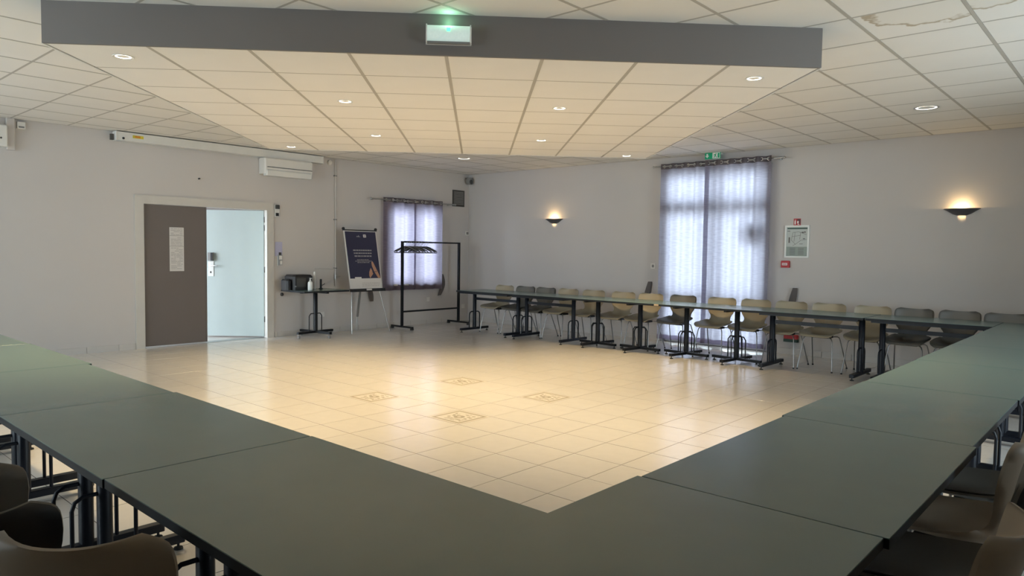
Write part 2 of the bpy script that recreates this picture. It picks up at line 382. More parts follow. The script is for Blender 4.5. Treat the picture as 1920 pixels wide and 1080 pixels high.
side(SQ[1], SQ[2], 'fascia_side', M['fascia'], .012, SZ+.004); side(SQ[2], SQ[3], 'fascia_rear', M['fascia'], .012, SZ+.004); side(SQ[3], SQ[0], 'fascia_side', M['fascia'], .012, SZ+.004)
for k in (1, 2, 3):
    a, b = SQ[k], SQ[(k+1) % 4]; t = (b-a).normalized(); n = Vector((t.y, -t.x)); m = MB()
    P = [a, b, b+n*.014, a+n*.014]; lo = [(p.x, p.y, SZ-.003) for p in P]; hi = [(p.x, p.y, SZ+.004) for p in P]; m.quad(lo[::-1]); m.quad(hi)
    for q_ in range(4): m.quad([lo[q_], lo[(q_+1) % 4], hi[(q_+1) % 4], hi[q_]])
    m.obj('edge_trim', M['white'], drop)

# -- glazed door (window_1) in the back wall, small window (window_2), windows behind the camera (front ones added for light)
def window(name, u0, u1, z0, z1, tomat, uprights, rails, fw=.07):
    """frame members and panes in the u,z plane; tomat(u, d, z) -> world point, d = depth into the wall"""
    w = tag(empty(name, (0, 0, 0)), kind='structure')
    def bar(a0, a1, b0, b1, nm='frame_bar', d0=.07, d1=.13, mt='winframe'):
        p, q_ = Vector(tomat(a0, d0, b0)), Vector(tomat(a1, d1, b1))
        return MB().box(min(p.x, q_.x), max(p.x, q_.x), min(p.y, q_.y), max(p.y, q_.y), b0, b1).obj(nm, M[mt], w)
    for u in (u0, u1-fw): bar(u, u+fw, z0, z1)
    for z in (z0, z1-fw): bar(u0+fw, u1-fw, z, z+fw)
    for u, ww, a, b in uprights: bar(u-ww/2, u+ww/2, a, b)
    for z, hh in rails: bar(u0+fw, u1-fw, z-hh/2, z+hh/2)
    ue = sorted([u0+fw]+[u for u, *_ in uprights]+[u1-fw]); ze = sorted([z0+fw]+[z for z, _ in rails]+[z1-fw])
    for a, b in zip(ue[:-1], ue[1:]):
        for c, d in zip(ze[:-1], ze[1:]): bar(a, b, c, d, 'pane', .097, .103, 'glass')
    return w
window('window_1', 4.59, 6.34, 0, 2.80, lambda u, d, z: (u, d, z), [(5.49, .13, .07, 2.73)], [(2.21, .15), (.80, .09)], .08)
window('window_2', -2.12, -.92, .80, 2.25, lambda u, d, z: (-d, u, z), [(-1.52, .11, .87, 2.18)], [], .06)
for k, (yc, w) in enumerate(WINS):
    window('window_%d' % (k+3), yc-w/2, yc+w/2, .4, 2.7, lambda u, d, z: (XR+d, u, z), [(yc, .08, .47, 2.63)], [(1.0, .07)], .07)
for k, (xc, w) in enumerate(WINF):
    window('window_%d' % (k+3+len(WINS)), xc-w/2, xc+w/2, .4, 2.7, lambda u, d, z: (u, YF-d, z), [(xc, .08, .47, 2.63)], [(1.0, .07)], .07)
struct(MB().box(-.02, .10, -2.16, -.88, .775, .80).obj('trim_1', M['white']))
struct(MB().box(-40, 40, .2, 40, -.12, -.06).obj('ground_outside', M['ground']))

# -- double door
door = tag(empty('door_1', (0, -5.46, 0)), kind='structure', label='taupe double door in a cream frame, one leaf open')
def dbox(nm, x0, x1, y0, y1, z0, z1, mt, par=None, b=0):
    o = MB(); (o.bbox(x0, x1, y0+5.46, y1+5.46, z0, z1, b) if b else o.box(x0, x1, y0+5.46, y1+5.46, z0, z1)); return o.obj(nm, M[mt], par or door)
dbox('door_frame', -.16, .022, -6.52, -6.40, 0, 2.045, 'frame'); dbox('door_frame', -.16, .022, -4.53, -4.41, 0, 2.045, 'frame'); dbox('door_frame', -.16, .022, -6.52, -4.41, 2.045, 2.165, 'frame')
dbox('threshold', -.2, .0, -6.40, -4.53, -.003, .003, 'steel')
lf = dbox('door_leaf', -.055, -.012, -6.395, -5.50, .022, 2.04, 'leaf')
dbox('meeting_stile', -.014, -.004, -5.515, -5.497, .022, 2.04, 'leaf', lf)
lo_ = empty('open_door_leaf', (-.06, .92, 0)); lo_.parent = door; th = math.radians(47)
Rl = Matrix.Rotation(-th, 3, 'Z')
lo_.rotation_euler = (0, 0, -th)
def leafbox(nm, x0, x1, y0, y1, z0, z1, mt): return MB().box(x0, x1, y0, y1, z0, z1).obj(nm, M[mt], lo_)
leafbox('panel', -.043, 0, -.93, 0, .02, 2.04, 'leafin')
leafbox('lock_case', 0, .045, -.88, -.80, 1.23, 1.36, 'grey'); leafbox('lock_cover', .045, .055, -.83, -.80, 1.23, 1.36, 'black')
leafbox('handle_plate', 0, .008, -.89, -.80, .98, 1.22, 'whitem'); leafbox('keyhole', .008, .012, -.855, -.835, 1.03, 1.06, 'black')
MB().tube([(.008, -.845, 1.15), (.045, -.845, 1.15), (.05, -.83, 1.15), (.05, -.72, 1.15)], .009).obj('lever_handle', M['steel'], lo_, 40)
for z in (.25, 1.05, 1.72, 1.85): MB().tube([(-.06, .93, z), (-.06, .93, z+.09)], .012).obj('hinge', M['dgrey'], door, 40)
# lobby behind the door
lob = tag(empty('lobby', (0, 0, 0)), kind='structure')
MB().box(-2.4, -.2, -8.1, -3.4, -.06, -.001).obj('lobby_floor', M['floor'], lob)
MB().box(-2.5, -2.4, -8.1, -3.3, 0, 2.7).obj('lobby_wall', M['wall'], lob); MB().box(-2.4, -.2, -3.4, -3.3, 0, 2.7).obj('lobby_wall', M['wall'], lob)
MB().box(-2.5, -.2, -8.1, -3.3, 2.6, 2.7).obj('lobby_ceiling', M['wall'], lob)
MB().box(-2.4, -2.3, -8.1, -8.02, 0, 2.6).obj('lobby_post', M['winframe'], lob); MB().box(-.3, -.2, -8.1, -8.02, 0, 2.6).obj('lobby_post', M['winframe'], lob)

# ================================================================== LIGHTS
def downlight(x, y, z, label, group, bright=True, r=.05, power=SPOT_W):
    e = empty('recessed_downlight', (x, y, z), label=label, cat='ceiling light', group=group)
    MB().lathe([(r, -.001), (r+.016, -.004), (r+.018, -.001), (r+.012, .004), (r, .004), (r, -.001)], 24).obj('rim', M['white'] if bright else M['chrome'], e, 50)
    MB().lathe([(r, -.001), (r*.75, .0015), (.0001, .0025)], 24).obj('lens', M['lamp'] if bright else M['lampc'], e, 50)
    if bright:
        l = bpy.data.lights.new('lamp', 'SPOT'); l.energy = power; l.color = WARM; l.spot_size = math.radians(98); l.spot_blend = .75; l.shadow_soft_size = .045
        o = bpy.data.objects.new('lamp', l); COL.objects.link(o); o.parent = e; o.location = (0, 0, -.012)
    return e
gsp = 'downlights in the dropped ceiling'
for x, y, n in ((5.304, -8.541, 'front left corner of the dropped ceiling, by the fascia'), (5.265, -6.718, 'dropped ceiling, middle left of the front pair'),
                (6.551, -5.328, 'dropped ceiling, middle right of the front pair'), (3.963, -5.391, 'dropped ceiling, left one of the rear inner pair'),
                (5.238, -3.995, 'dropped ceiling, right one of the rear inner pair'), (2.36, -5.5, 'rear left corner of the dropped ceiling, near the projection screen'),
                (5.30, -2.289, 'rear right corner of the dropped ceiling, near the glazed door'), (8.349, -5.314, 'front right corner of the dropped ceiling, by the fascia')):
    downlight(x, y, SZ-.001, 'lit spotlight, '+n, gsp)
downlight(8.747, -1.943, H-.001, 'larger chrome downlight in the main ceiling above the right sconce', 'downlights in the main ceiling', False, .10)
downlight(1.829, -1.926, H-.001, 'larger chrome downlight in the main ceiling near the room corner', 'downlights in the main ceiling', False, .10)

def sconce(x, label):
    e = empty('wall_sconce', (x, 0, 2.05), label=label, cat='wall lamp', group='uplighters on the back wall')
    prof = [(.045, -.085), (.10, -.065), (.16, -.025), (.205, 0), (.20, .004), (.155, -.018), (.096, -.057), (.045, -.077), (.045, -.085)]
    m = MB().lathe(prof, 28, a0=-pi, a1=0); m.v = [(a, b*.55, c) for a, b, c in m.v]; m.obj('bowl', M['sconce'], e, 40)
    MB().box(-.05, .05, -.012, 0, -.06, -.01).obj('wall_bracket', M['sconce'], e)
    MB().lathe([(.0001, .012), (.012, .010), (.016, 0), (.012, -.012), (.0001, -.016)], 10, c=(0, -.06, -.020)).obj('bulb', M['lamp'], e, 60)
    l = bpy.data.lights.new('lamp', 'POINT'); l.energy = SCONCE_W; l.color = (1, .66, .30); l.shadow_soft_size = .018
    o = bpy.data.objects.new('lamp', l); COL.objects.link(o); o.parent = e; o.location = (0, -.06, -.012)
sconce(2.27, 'dark half-bowl wall lamp near the room corner, lit warm'); sconce(8.77, 'dark half-bowl wall lamp at the right, above the last chairs')

# ================================================================== CURTAINS
def curtain(name, P0, P1, z0, z1, nf, amp, label, group, back, eyes=True, seed=0, gather=1.0):
    """fabric panel between two plan points with folds; back = unit vector towards the wall"""
    rnd = random.Random(seed); P0, P1 = Vector(P0), Vector(P1); bk = Vector(back); ph = rnd.uniform(0, 6); L = (P1-P0)
    e = empty(name, (P0.x, P0.y, z0), label=label, cat='curtain', group=group)
    jit = [rnd.uniform(-.5, .5) for _ in range(nf*2+4)]
    def pt(u, v):
        k = u*nf*2; i = int(k); j = jit[i]*(1-(k-i))+jit[i+1]*(k-i)
        a = amp*math.sin(u*nf*2*pi+ph+.35*j)*(1+.3*j)*(.85+.15*math.cos(v*2.5+u*5))
        p = P0+L*u-bk*a; return Vector((p.x-P0.x, p.y-P0.y, (z1-z0)*v))
    n = nf*14
    m = MB(); m.grid(lambda u, v: pt(u, v*(1-.085/(z1-z0))), n, 24); m.obj('fabric', M['sheer' if 'sheer' in label else 'drape'], e, 80)
    m = MB(); m.grid(lambda u, v: pt(u, 1-.085/(z1-z0)*(1-v)), n, 2); m.obj('heading_band', M['header'], e, 80)
    m = MB(); m.grid(lambda u, v: pt(u, .0+v*.07/(z1-z0))-Vector((bk.x, bk.y, 0))*.002, n, 2); m.obj('hem', M['drape'], e, 80)
    if eyes:
        for k in range(nf*2):
            u = (k+.5)/(nf*2); p = pt(u, 1-.045/(z1-z0)); ax = 'y' if abs(bk.y) > .5 else 'x'; o_ = -bk*.004
            MB().lathe([(.017, -.004), (.026, -.004), (.026, .004), (.017, .004), (.017, -.004)], 14, axis=ax, c=(p.x+o_.x, p.y+o_.y, p.z)).obj('eyelet', M['chrome'], e, 50)
    return e
gb_ = 'curtains of the glazed door'; 
curtain('curtain', (4.57, -.12), (5.42, -.12), .05, 2.885, 4, .034, 'left sheer pale curtain hanging over the glazed door', gb_, (0, 1), seed=3)
curtain('curtain', (5.36, -.15), (6.40, -.15), .05, 2.885, 5, .034, 'right sheer pale curtain hanging over the glazed door', gb_, (0, 1), seed=8)
curtain('curtain', (.11, -2.27), (.11, -1.50), .69, 2.40, 3, .03, 'left mauve curtain of the small window, behind the easel', 'curtains of the small window', (-1, 0), seed=5)
curtain('curtain', (.135, -1.58), (.135, -.86), .69, 2.40, 3, .03, 'right mauve curtain of the small window, behind the coat rail', 'curtains of the small window', (-1, 0), seed=11)
def rod(a, b, label, br):
    a, b = Vector(a), Vector(b); e = empty('curtain_rod', a, label=label, cat='curtain rod'); d = b-a; t = d.normalized()
    MB().tube([(0, 0, 0), d], .011, 10).obj('pole', M['steel'], e, 50)
    for p, s in ((Vector((0, 0, 0)), -1), (d, 1)):
        MB().tube([p, p+t*s*.02, p+t*s*.04, p+t*s*.07, p+t*s*.09], [.012, .018, .010, .022, .004], 10).obj('finial', M['steel'], e, 60)
        q_ = p-t*s*.03; MB().tube([q_, q_+Vector(br)], .007).obj('bracket', M['steel'], e, 50); MB().cbox(q_+Vector(br)*.97, (.035, .035, .035)).obj('bracket_plate', M['steel'], e)
rod((4.49, -.13, 2.845), (6.50, -.13, 2.845), 'steel curtain rod with finials above the glazed door', (0, .13, 0))
rod((.12, -2.50, 2.355), (.12, -.56, 2.355), 'steel curtain rod above the small window', (-.12, 0, 0))
def tieback(loc, wid, ax, label, pts, w=.075):
    e = empty('curtain_tieback', loc, label=label, cat='tieback', group='curtain tiebacks on the walls')
    m = MB(); n = len(pts)
    def P(i, s, d):
        z, off = pts[i]; hw = w*(.35+.65*math.sin(pi*(.15+.7*i/(n-1))))
        q_ = Vector((off+s*hw/2, -d, z)) if ax == 'x' else Vector((d, off+s*hw/2, z)); return q_
    m.grid(lambda u, v: P(round(v*(n-1)), -1+2*u, .03), 1, n-1); m.grid(lambda u, v: P(round(v*(n-1)), 1-2*u, .045), 1, n-1)
    for s in (-1, 1): m.grid(lambda u, v: P(round(v*(n-1)), s, .03+.015*u), 1, n-1)
    m.obj('band', M['tie'], e); 
    q_ = (pts[-1][1], -.015, pts[-1][0]-.02) if ax == 'x' else (.015, pts[-1][1], pts[-1][0]-.02)
    MB().cbox(q_, (.02, .03, .02) if ax == 'x' else (.03, .02, .02)).obj('wall_hook', M['steel'], e)
bow = [(i/8*.42, .06*math.sin(pi*i/8)-.06*(1-i/8)) for i in range(9)]
tieback((0, -.77, .55), .08, 'y', 'taupe curtain tieback hanging on the wall right of the small window', bow, .11)
tieback((0, -2.50, .50), .08, 'y', 'short taupe tieback hanging below the poster easel', [(i/6*.24, .02-.04*i/6) for i in range(7)], .10)
tieback((4.30, 0, .55), .08, 'x', 'taupe curtain tieback on the wall left of the glazed door', [(i/8*.42, -.05+.10*i/8) for i in range(9)], .10)
tieback((6.70, 0, .55), .08, 'x', 'taupe curtain tieback on the wall right of the glazed door', [(i/8*.42, -.03+.08*i/8) for i in range(9)], .10)
tag(MB().box(5.98, 6.22, .062, .068, 1.64, 1.93).obj('notice_sheet', M['dgrey']), 'dark sheet stuck on the glazed door, seen through the curtain', 'notice')

# ================================================================== TABLES
def leg_T(e, x, mt, zt, casters=False):
    l = MB().bbox(x-.028, x+.028, -.028, .028, .06, zt-.03, .012).obj('leg', M[mt], e, 50)
    f = MB().bbox(x-.024, x+.024, -.345, .345, .035, .075, .006).obj('foot_bar', M[mt], e)
    for y in (-.32, .32): MB().lathe([(.006, .036), (.006, .014), (.02, .010), (.022, 0), (.0001, 0)], 10, c=(x, y, 0)).obj('glide', M['rubber'], f, 40)
    a = .13; MB().tube([(x, -a, .07), (x, -a, .30), (x, -a+.012, .335), (x, -a+.045, .355), (x, a-.045, .355), (x, a-.012, .335), (x, a, .30), (x, a, .07)], .0095).obj('loop_bar', M[mt], e, 50)
    MB().bbox(x-.02, x+.02, -.30, .30, zt-.052, zt-.026, .004).obj('top_bracket', M[mt], e)
def make_table(L=1.17, D=.72, zt=.74, mt='navym', base='T', casters=0.):
    e = empty('meeting_table', (0, 0, 0))
    MB().bbox(-L/2+.002, L/2-.002, -D/2, D/2, zt-.002, zt, .0015).obj('table_top', M['top'], e)
    MB().bbox(-L/2+.002, L/2-.002, -D/2, D/2, zt-.028, zt-.002, .001).obj('edge_band', M['edge'], e)
    if base == 'T':
        for x in (-L/2+.10, L/2-.10): leg_T(e, x, mt, zt)
        MB().box(-L/2+.13, L/2-.13, -.012, .012, .565, .61).obj('stretcher', M[mt], e)
        for y in (-D/2+.04, D/2-.04): MB().box(-L/2+.06, L/2-.06, y-.012, y+.012, zt-.05, zt-.028).obj('apron_rail', M[mt], e)
    else:
        c = casters
        MB().bbox(-.03, .03, -.03, .03, .06+c, zt-.03, .012).obj('leg', M[mt], e, 50)
        for k in (0, 1):
            a = base+k*pi/2; R = Rz(a); m = MB(); m.box(-.36, .36, -.024, .024, .035+c, .07+c, 0, R); f = m.obj('foot_bar', M[mt], e)
            for s in (-.335, .335):
                p = R@Vector((s, 0, 0))
                if c:
                    MB().lathe([(.0001, -.011), (.024, -.011), (.027, -.006), (.027, .006), (.024, .011), (.0001, .011)], 14, c=(p.x, p.y+.01, .027), axis='x').obj('caster_wheel', M['grey'], f, 40)
                    MB().box(p.x-.018, p.x+.018, p.y-.02, p.y+.02, .045, .035+c+.005).obj('caster_fork', M['chrome'], f)
                else: MB().lathe([(.006, .036), (.006, .014), (.02, .010), (.022, 0), (.0001, 0)], 10, c=(p.x, p.y, 0)).obj('glide', M['rubber'], f, 40)
            h = .13; q_ = [R@Vector(v) for v in ((-h, 0, .06+c), (-h, 0, .31+c), (-h+.03, 0, .35+c), (-.03, 0, .355+c))]; q2 = [R@Vector((-v[0], 0, v[2])) for v in ((-h, 0, .06+c), (-h, 0, .31+c), (-h+.03, 0, .35+c), (-.03, 0, .355+c))][::-1]
            if not (c and k): MB().tube(q_, .0085).obj('loop_bar', M[mt], e, 50); MB().tube(q2, .0085).obj('loop_bar', M[mt], e, 50)
            m = MB(); m.box(-.30, .30, -.02, .02, zt-.052, zt-.028, 0, R); m.obj('top_bracket', M[mt], e)
    return e
def place(e, x, y, rz, label, group):
    e.location = (x, y, 0); e.rotation_euler = (0, 0, rz); tag(e, label, 'table', group); return e
tb = make_table(); used = [False]
def long_table(x, y, rz, label, group, sx=1.0, dz=0.):
    e = tb if not used[0] else copy_tree(tb); used[0] = True; e.scale = (sx, 1, 1); place(e, x, y, rz, label, group); e.location.z = dz; return e
gl = 'green tables of the left-hand row'
for k, (x0, x1, t) in enumerate(((8.245, 9.40, 'green-topped table of the left-hand row, the nearest, at the inner corner'), (7.065, 8.245, 'green-topped table of the left-hand row, second from the near corner'),
                                 (5.87, 7.065, 'green-topped table of the left-hand row, third from the near corner'), (4.62, 5.87, 'green-topped table of the left-hand row, fourth, cut by the picture edge'), (3.42, 4.62, 'green-topped table of the left-hand row, farthest, just a tip in view'))):
    long_table((x0+x1)/2, -9.315+(.004, 0, -.012, .01, 0)[k], 0, t, gl, (x1-x0)/1.17)
gr = 'green tables of the right-hand row'
for k, (y0, y1, t) in enumerate(((-9.68, -8.495, 'green-topped table turned sideways at the near corner, in the bottom of the picture'), (-8.495, -7.31, 'green-topped table of the right-hand row, second from the near corner'),
                                 (-7.31, -6.12, 'green-topped table of the right-hand row, third from the near corner'), (-6.12, -4.93, 'green-topped table of the right-hand row, fourth from the near corner'),
                                 (-4.93, -3.72, 'green-topped table of the right-hand row, fifth from the near corner'), (-3.72, -2.52, 'green-topped table of the right-hand row, sixth from the near corner'), (-2.52, -1.02, 'green-topped table closing the right-hand row at the far corner'))):
    long_table(9.755+(.0, .012, 0, .006, 0, 0, 0)[k], (y0+y1)/2, pi/2, t, gr, (y1-y0)/1.17)
gf = 'green tables of the back row'
for x0, x1, yc, t in ((1.42, 2.68, -1.33, 'long green-topped table of the back row, first, next to the coat rail'), (2.69, 3.87, -1.36, 'long green-topped table of the back row, second from the room corner'),
                      (6.86, 8.155, -1.37, 'long green-topped table of the back row, just right of the glazed door'), (8.165, 9.39, -1.37, 'long green-topped table ending the back row at the right-hand row')):
    long_table((x0+x1)/2, yc, 0, t, gf, (x1-x0)/1.17, .001)
sqt = make_table(.752, .72, .74, 'blackm', math.radians(-7)); first = True
for k, (x, t) in enumerate(((4.245, 'small square green table with cross feet, leftmost of the four in the back row'), (4.998, 'small square green table with cross feet, second of the four in the back row'), (5.751, 'small square green table with cross feet, third of the four, before the curtains'), (6.492, 'small square green table with cross feet, rightmost of the four, before the curtains'))):
    e = sqt if first else copy_tree(sqt); first = False; place(e, x, -1.365, 0, t, gf)

# ================================================================== CHAIRS
def spline(pts, n):
    P = [Vector(p) for p in pts]; out = []; m = len(P)-1
    for k in range(n+1):
        t = k/n*m; i = min(int(t), m-1); f = t-i; p0, p1, p2, p3 = P[max(i-1, 0)], P[i], P[i+1], P[min(i+2, m)]
        out.append(.5*((2*p1)+(p2-p0)*f+(2*p0-5*p1+4*p2-p3)*f*f+(3*p1-p0-3*p2+p3)*f**3))
    return out
# side profile of the shell: y, z, half width, cupping of the sides
PROF = [(.238, .425, .165, .010), (.222, .445, .205, .016), (.17, .450, .222, .030), (.09, .440, .226, .046), (0, .430, .224, .062), (-.09, .430, .214, .072),
        (-.155, .447, .186, .074), (-.195, .490, .152, .060), (-.215, .55, .150, .056), (-.232, .61, .190, .066), (-.250, .70, .212, .070), (-.264, .765, .212, .070), (-.272, .80, .195, .068), (-.276, .82, .150, .062)]
SP = spline(PROF, 44)
def shell_pt(u, v, off, sc=1.0, v0=0., v1=1.):
    k = (v0+(v1-v0)*v)*44; i = min(int(k), 43); f = k-i; p = SP[i].lerp(SP[i+1], f); a, b = SP[max(i-1, 0)], SP[min(i+2, 44)]
    t = Vector((b.x-a.x, b.y-a.y)).normalized(); n = Vector((t.y, -t.x))      # towards the sitter
    s = abs(u)**2.3*p.w+off; return Vector((u*p.z*sc, p.x+n.x*s, p.y+n.y*s))
def shell_mesh(name, mats, o_in, o_out, sc=1., v0=0., v1=1., nu=12, nv=30):
    m = MB(); m.grid(lambda u, v: shell_pt(2*u-1, v, o_in, sc, v0, v1), nu, nv, 0); m.grid(lambda u, v: shell_pt(1-2*u, v, o_out, sc, v0, v1), nu, nv, 1 if len(mats) > 1 else 0)
    w = nu+1; n2 = w*(nv+1)
    def A(i, j): return j*w+i
    def Bk(i, j): return n2+j*w+(nu-i)
    rim = [(i, 0) for i in range(w)]+[(nu, j) for j in range(1, nv+1)]+[(i, nv) for i in range(nu-1, -1, -1)]+[(0, j) for j in range(nv-1, 0, -1)]
    for k in range(len(rim)):
        a, b = rim[k], rim[(k+1) % len(rim)]; m.f.append((A(*b), A(*a), Bk(*a), Bk(*b))); m.m.append(0)
    me = m.mesh(name, mats, 55); return me
def make_chair(kind):
    e = empty('shell_chair', (0, 0, 0))
    c = {'beige': 'beige', 'tan': 'beige2', 'dark': 'taupe', 'black': 'taupe'}[kind]
    mats = [M[c], M['dark']] if kind == 'black' else [M[c]]
    share('shell', shell_mesh('shell', mats, .005, -.005), e)
    if kind in ('dark', 'black'): share('liner', shell_mesh('liner', [M[c]], .009, .0052, .93, .05, .965, 10, 24), e)
    for sx in (-1, 1):
        for fy, ty in ((.225, .13), (-.27, -.10)):
            l = MB().tube([(sx*.10, ty*.6, .418), (sx*.15, ty, .418), (sx*.168, ty*1.12, .405), (sx*.178, ty*1.2, .37), (sx*.215, fy, .012)], .007, 8).obj('leg', M['chrome2'], e, 50)
            MB().lathe([(.0001, .016), (.011, .016), (.012, .0), (.0001, 0)], 8, c=(sx*.215, fy, 0)).obj('glide', M['rubber'], l)
    MB().box(-.11, .11, -.07, .09, .405, .43).obj('seat_plate', M['blackm'], e)
    return e
PROTO = {}
def chair(kind, x, y, rz, label, group):
    if kind not in PROTO: PROTO[kind] = e = make_chair(kind)
    else: e = copy_tree(PROTO[kind])
    e.location = (x, y, 0); e.rotation_euler = (0, 0, rz); tag(e, label, 'chair', group); return e
ORD = ['first', 'second', 'third', 'fourth', 'fifth', 'sixth', 'seventh', 'eighth', 'ninth', 'tenth', 'eleventh', 'twelfth', 'thirteenth', 'fourteenth', 'fifteenth', 'sixteenth']
FAR = [(1.86, 'b'), (2.34, 'd'), (2.82, 'd'), (3.28, 'b'), (3.81, 'b'), (4.40, 'b'), (4.88, 'b'), (5.42, 'd'), (6.04, 'b'), (6.53, 'b'), (7.02, 'b'), (7.49, 'b'), (8.02, 'b'), (8.48, 'd'), (8.95, 'd'), (9.41, 'd')]
for k, (x, c) in enumerate(FAR):
    chair('beige' if c == 'b' else 'dark', x, -1.07+random.uniform(-.02, .02), pi+random.uniform(-.05, .05), '%s shell chair behind the back row of tables, %s from the room corner' % ('beige' if c == 'b' else 'dark grey-brown', ORD[k]), 'chairs along the back wall')
gln = 'chairs outside the left-hand row'; grn = 'chairs outside the right-hand row'
chair('tan', 8.745, -9.785, math.radians(41), 'tan shell chair turned askew, nearest, in the bottom left of the picture', gln)
chair('black', 8.35, -10.015, math.radians(69), 'black-backed chair turned askew at the left-hand row, beside the askew tan chair', gln)
chair('dark', 7.94, -9.985, math.radians(69), 'dark grey-brown chair at the left picture edge, behind the black-backed chair', gln)
chair('tan', 10.135, -8.42, pi/2, 'tan shell chair pushed under the right-hand row, nearest in the bottom right', grn)
chair('black', 10.13, -7.90, pi/2+.05, 'black-backed chair just behind the tan one under the right-hand row', grn)
chair('tan', 10.06, -7.40, pi/2, 'tan chair third along the right-hand row, mostly cut by the picture edge', grn)
chair('black', 10.10, -6.86, pi/2, 'black-backed chair fourth along the right-hand row, at the right picture edge', grn)

# ================================================================== SIDE TABLE AND WHAT STANDS ON IT
tr = make_table(.84, .70, .775, 'blackm', math.radians(8), .035)
place(tr, .42, -3.90, pi/2, 'square black-edged side table on casters by the double door', 'side table')
del tr['group']
TZ = .776
e = empty('countertop_appliance', (.26, -4.12, TZ), label='black boxy appliance on the side table by the door', cat='appliance')
MB().bbox(-.15, .15, -.17, .19, 0, .245, .03).obj('body', M['black'], e); MB().bbox(-.10, .10, -.26, -.17, 0, .175, .025).obj('side_unit', M['black'], e)
MB().box(.15, .156, -.12, .05, .05, .19).obj('front_panel', M['dgrey'], e); MB().tube([(.151, -.14, .06), (.162, -.14, .06)], .012).obj('knob', M['steel'], e)
e = empty('pump_bottle', (.52, -4.06, TZ), label='white pump bottle standing before the black appliance', cat='bottle')
MB().lathe([(.0001, 0), (.035, 0), (.038, .006), (.038, .115), (.030, .135), (.014, .145), (.0001, .145)], 18).obj('body', M['signw'], e, 40)
MB().lathe([(.015, .145), (.015, .165), (.008, .168), (.008, .185), (.013, .187), (.013, .197), (.0001, .197)], 14).obj('pump', M['white'], e, 40); MB().tube([(0, 0, .192), (.035, 0, .192), (.042, 0, .186)], .005).obj('nozzle', M['white'], e)
tag(MB().lathe([(.0001, 0), (.016, 0), (.018, .004), (.018, .27), (.012, .285), (.0001, .287)], 14).obj('paper_tube', M['white'], smooth=40, loc=(.24, -3.80, TZ)), 'slim white upright tube right of the black appliance', 'tube')
e = empty('black_gadget', (.30, -3.72, TZ), label='small black upright gadget on the side table', cat='gadget')
MB().bbox(-.03, .03, -.025, .025, 0, .016, .006).obj('base', M['black'], e); MB().bbox(-.012, .012, -.018, .018, .012, .165, .006).obj('body', M['black'], e)
MB().tube([(0, .02, .06), (0, .06, .075), (0, .075, .09)], .006).obj('arm', M['blackm'], e, 50)

# ================================================================== EASEL WITH POSTER
e = empty('poster_easel', (.30, -2.885, 0), label='easel holding a navy poster between side table and window', cat='easel')
def board(y, z, d=0.):   # point on the leaning board: y across, z up, d proud of it
    t = (z-.76)/1.0; return Vector((.13-.15*t+d, y*(1-.0*t)+(-.04)*t, z))
bm = MB(); Y0, Y1, Z0, Z1 = -.335, .345, .765, 1.765
def panel(m, y0, y1, z0, z1, d0, d1, mi=0):
    lo = [board(y, z, d0) for y, z in ((y0, z0), (y1, z0), (y1, z1), (y0, z1))]; hi = [board(y, z, d1) for y, z in ((y0, z0), (y1, z0), (y1, z1), (y0, z1))]
    m.quad(hi, mi); m.quad(lo[::-1], mi)
    for k in range(4): m.quad([lo[k], lo[(k+1) % 4], hi[(k+1) % 4], hi[k]], mi)
    return m
bd = panel(MB(), Y0, Y1, Z0, Z1, -.012, 0).obj('board', M['pwhite'], e)
po = tag(panel(MB(), Y0+.018, Y1-.018, Z0+.012, Z1-.018, .001, .0025).obj('poster', M['pwhite']), 'navy poster with copper emblem on the easel', 'poster'); po.location = e.location
panel(MB(), Y0+.018, Y1-.018, Z0+.175, Z1-.018, .0025, .003).obj('navy_field', M['navy'], po)
def words(y0, y1, z, h, seed, mt, name='printed_line'):
    r = random.Random(seed); m = MB(); y = y0
    while y < y1-.01:
        w = min(r.uniform(.018, .06), y1-y); panel(m, y, y+w, z-h/2, z+h/2, .003, .0034); y += w+.009
    m.obj(name, M[mt], po)
for k, z in enumerate((1.425, 1.375, 1.325)): words(-.19+.008*k, .20-.008*k, z, .020, k, 'inkl')
for k, z in enumerate((1.262, 1.238, 1.214)): words(-.13-.04*(k == 1), .13+.05*(k == 1), z, .010, 7+k, 'inkl')
for z in (.86, .835, .81): words(-.09, .29, z, .006, int(z*1000), 'inkl')
def poly(pts, mt, name, d0=.003, d1=.004):
    m = MB(); m.quad([board(y, z, d1) for y, z in pts]); m.quad([board(y, z, d0) for y, z in pts][::-1]); m.obj(name, M[mt], po)
poly([(-.09, 1.655), (-.075, 1.675), (-.055, 1.66), (-.045, 1.69), (-.03, 1.665), (.005, 1.655)], 'inkl', 'emblem'); poly([(.055, 1.65), (.115, 1.65), (.115, 1.70), (.055, 1.70)], 'pwhite', 'emblem_square'); poly([(.07, 1.663), (.10, 1.663), (.10, 1.687), (.07, 1.687)], 'inkl', 'emblem_mark', .004, .0045)
poly([(.10, .942), (.085, .985), (.095, 1.05), (.135, 1.12), (.16, 1.075), (.165, 1.04), (.175, 1.02)], 'copper', 'copper_leaf')
poly([(.165, 1.22), (.19, 1.235), (.21, 1.20), (.325, .945), (.27, .945), (.205, 1.05), (.165, 1.16)], 'copper', 'copper_leaf'); poly([(.20, 1.055), (.262, 1.062), (.262, 1.054), (.20, 1.047)], 'navy', 'leaf_cut', .0042, .0046)
panel(MB(), -.22, -.085, .82, .965, .0042, .005).obj('white_square', M['pwhite'], po)
panel(MB(), Y0-.012, Y1+.012, Z1-.004, Z1+.016, -.02, .012).obj('top_clamp', M['black'], e)
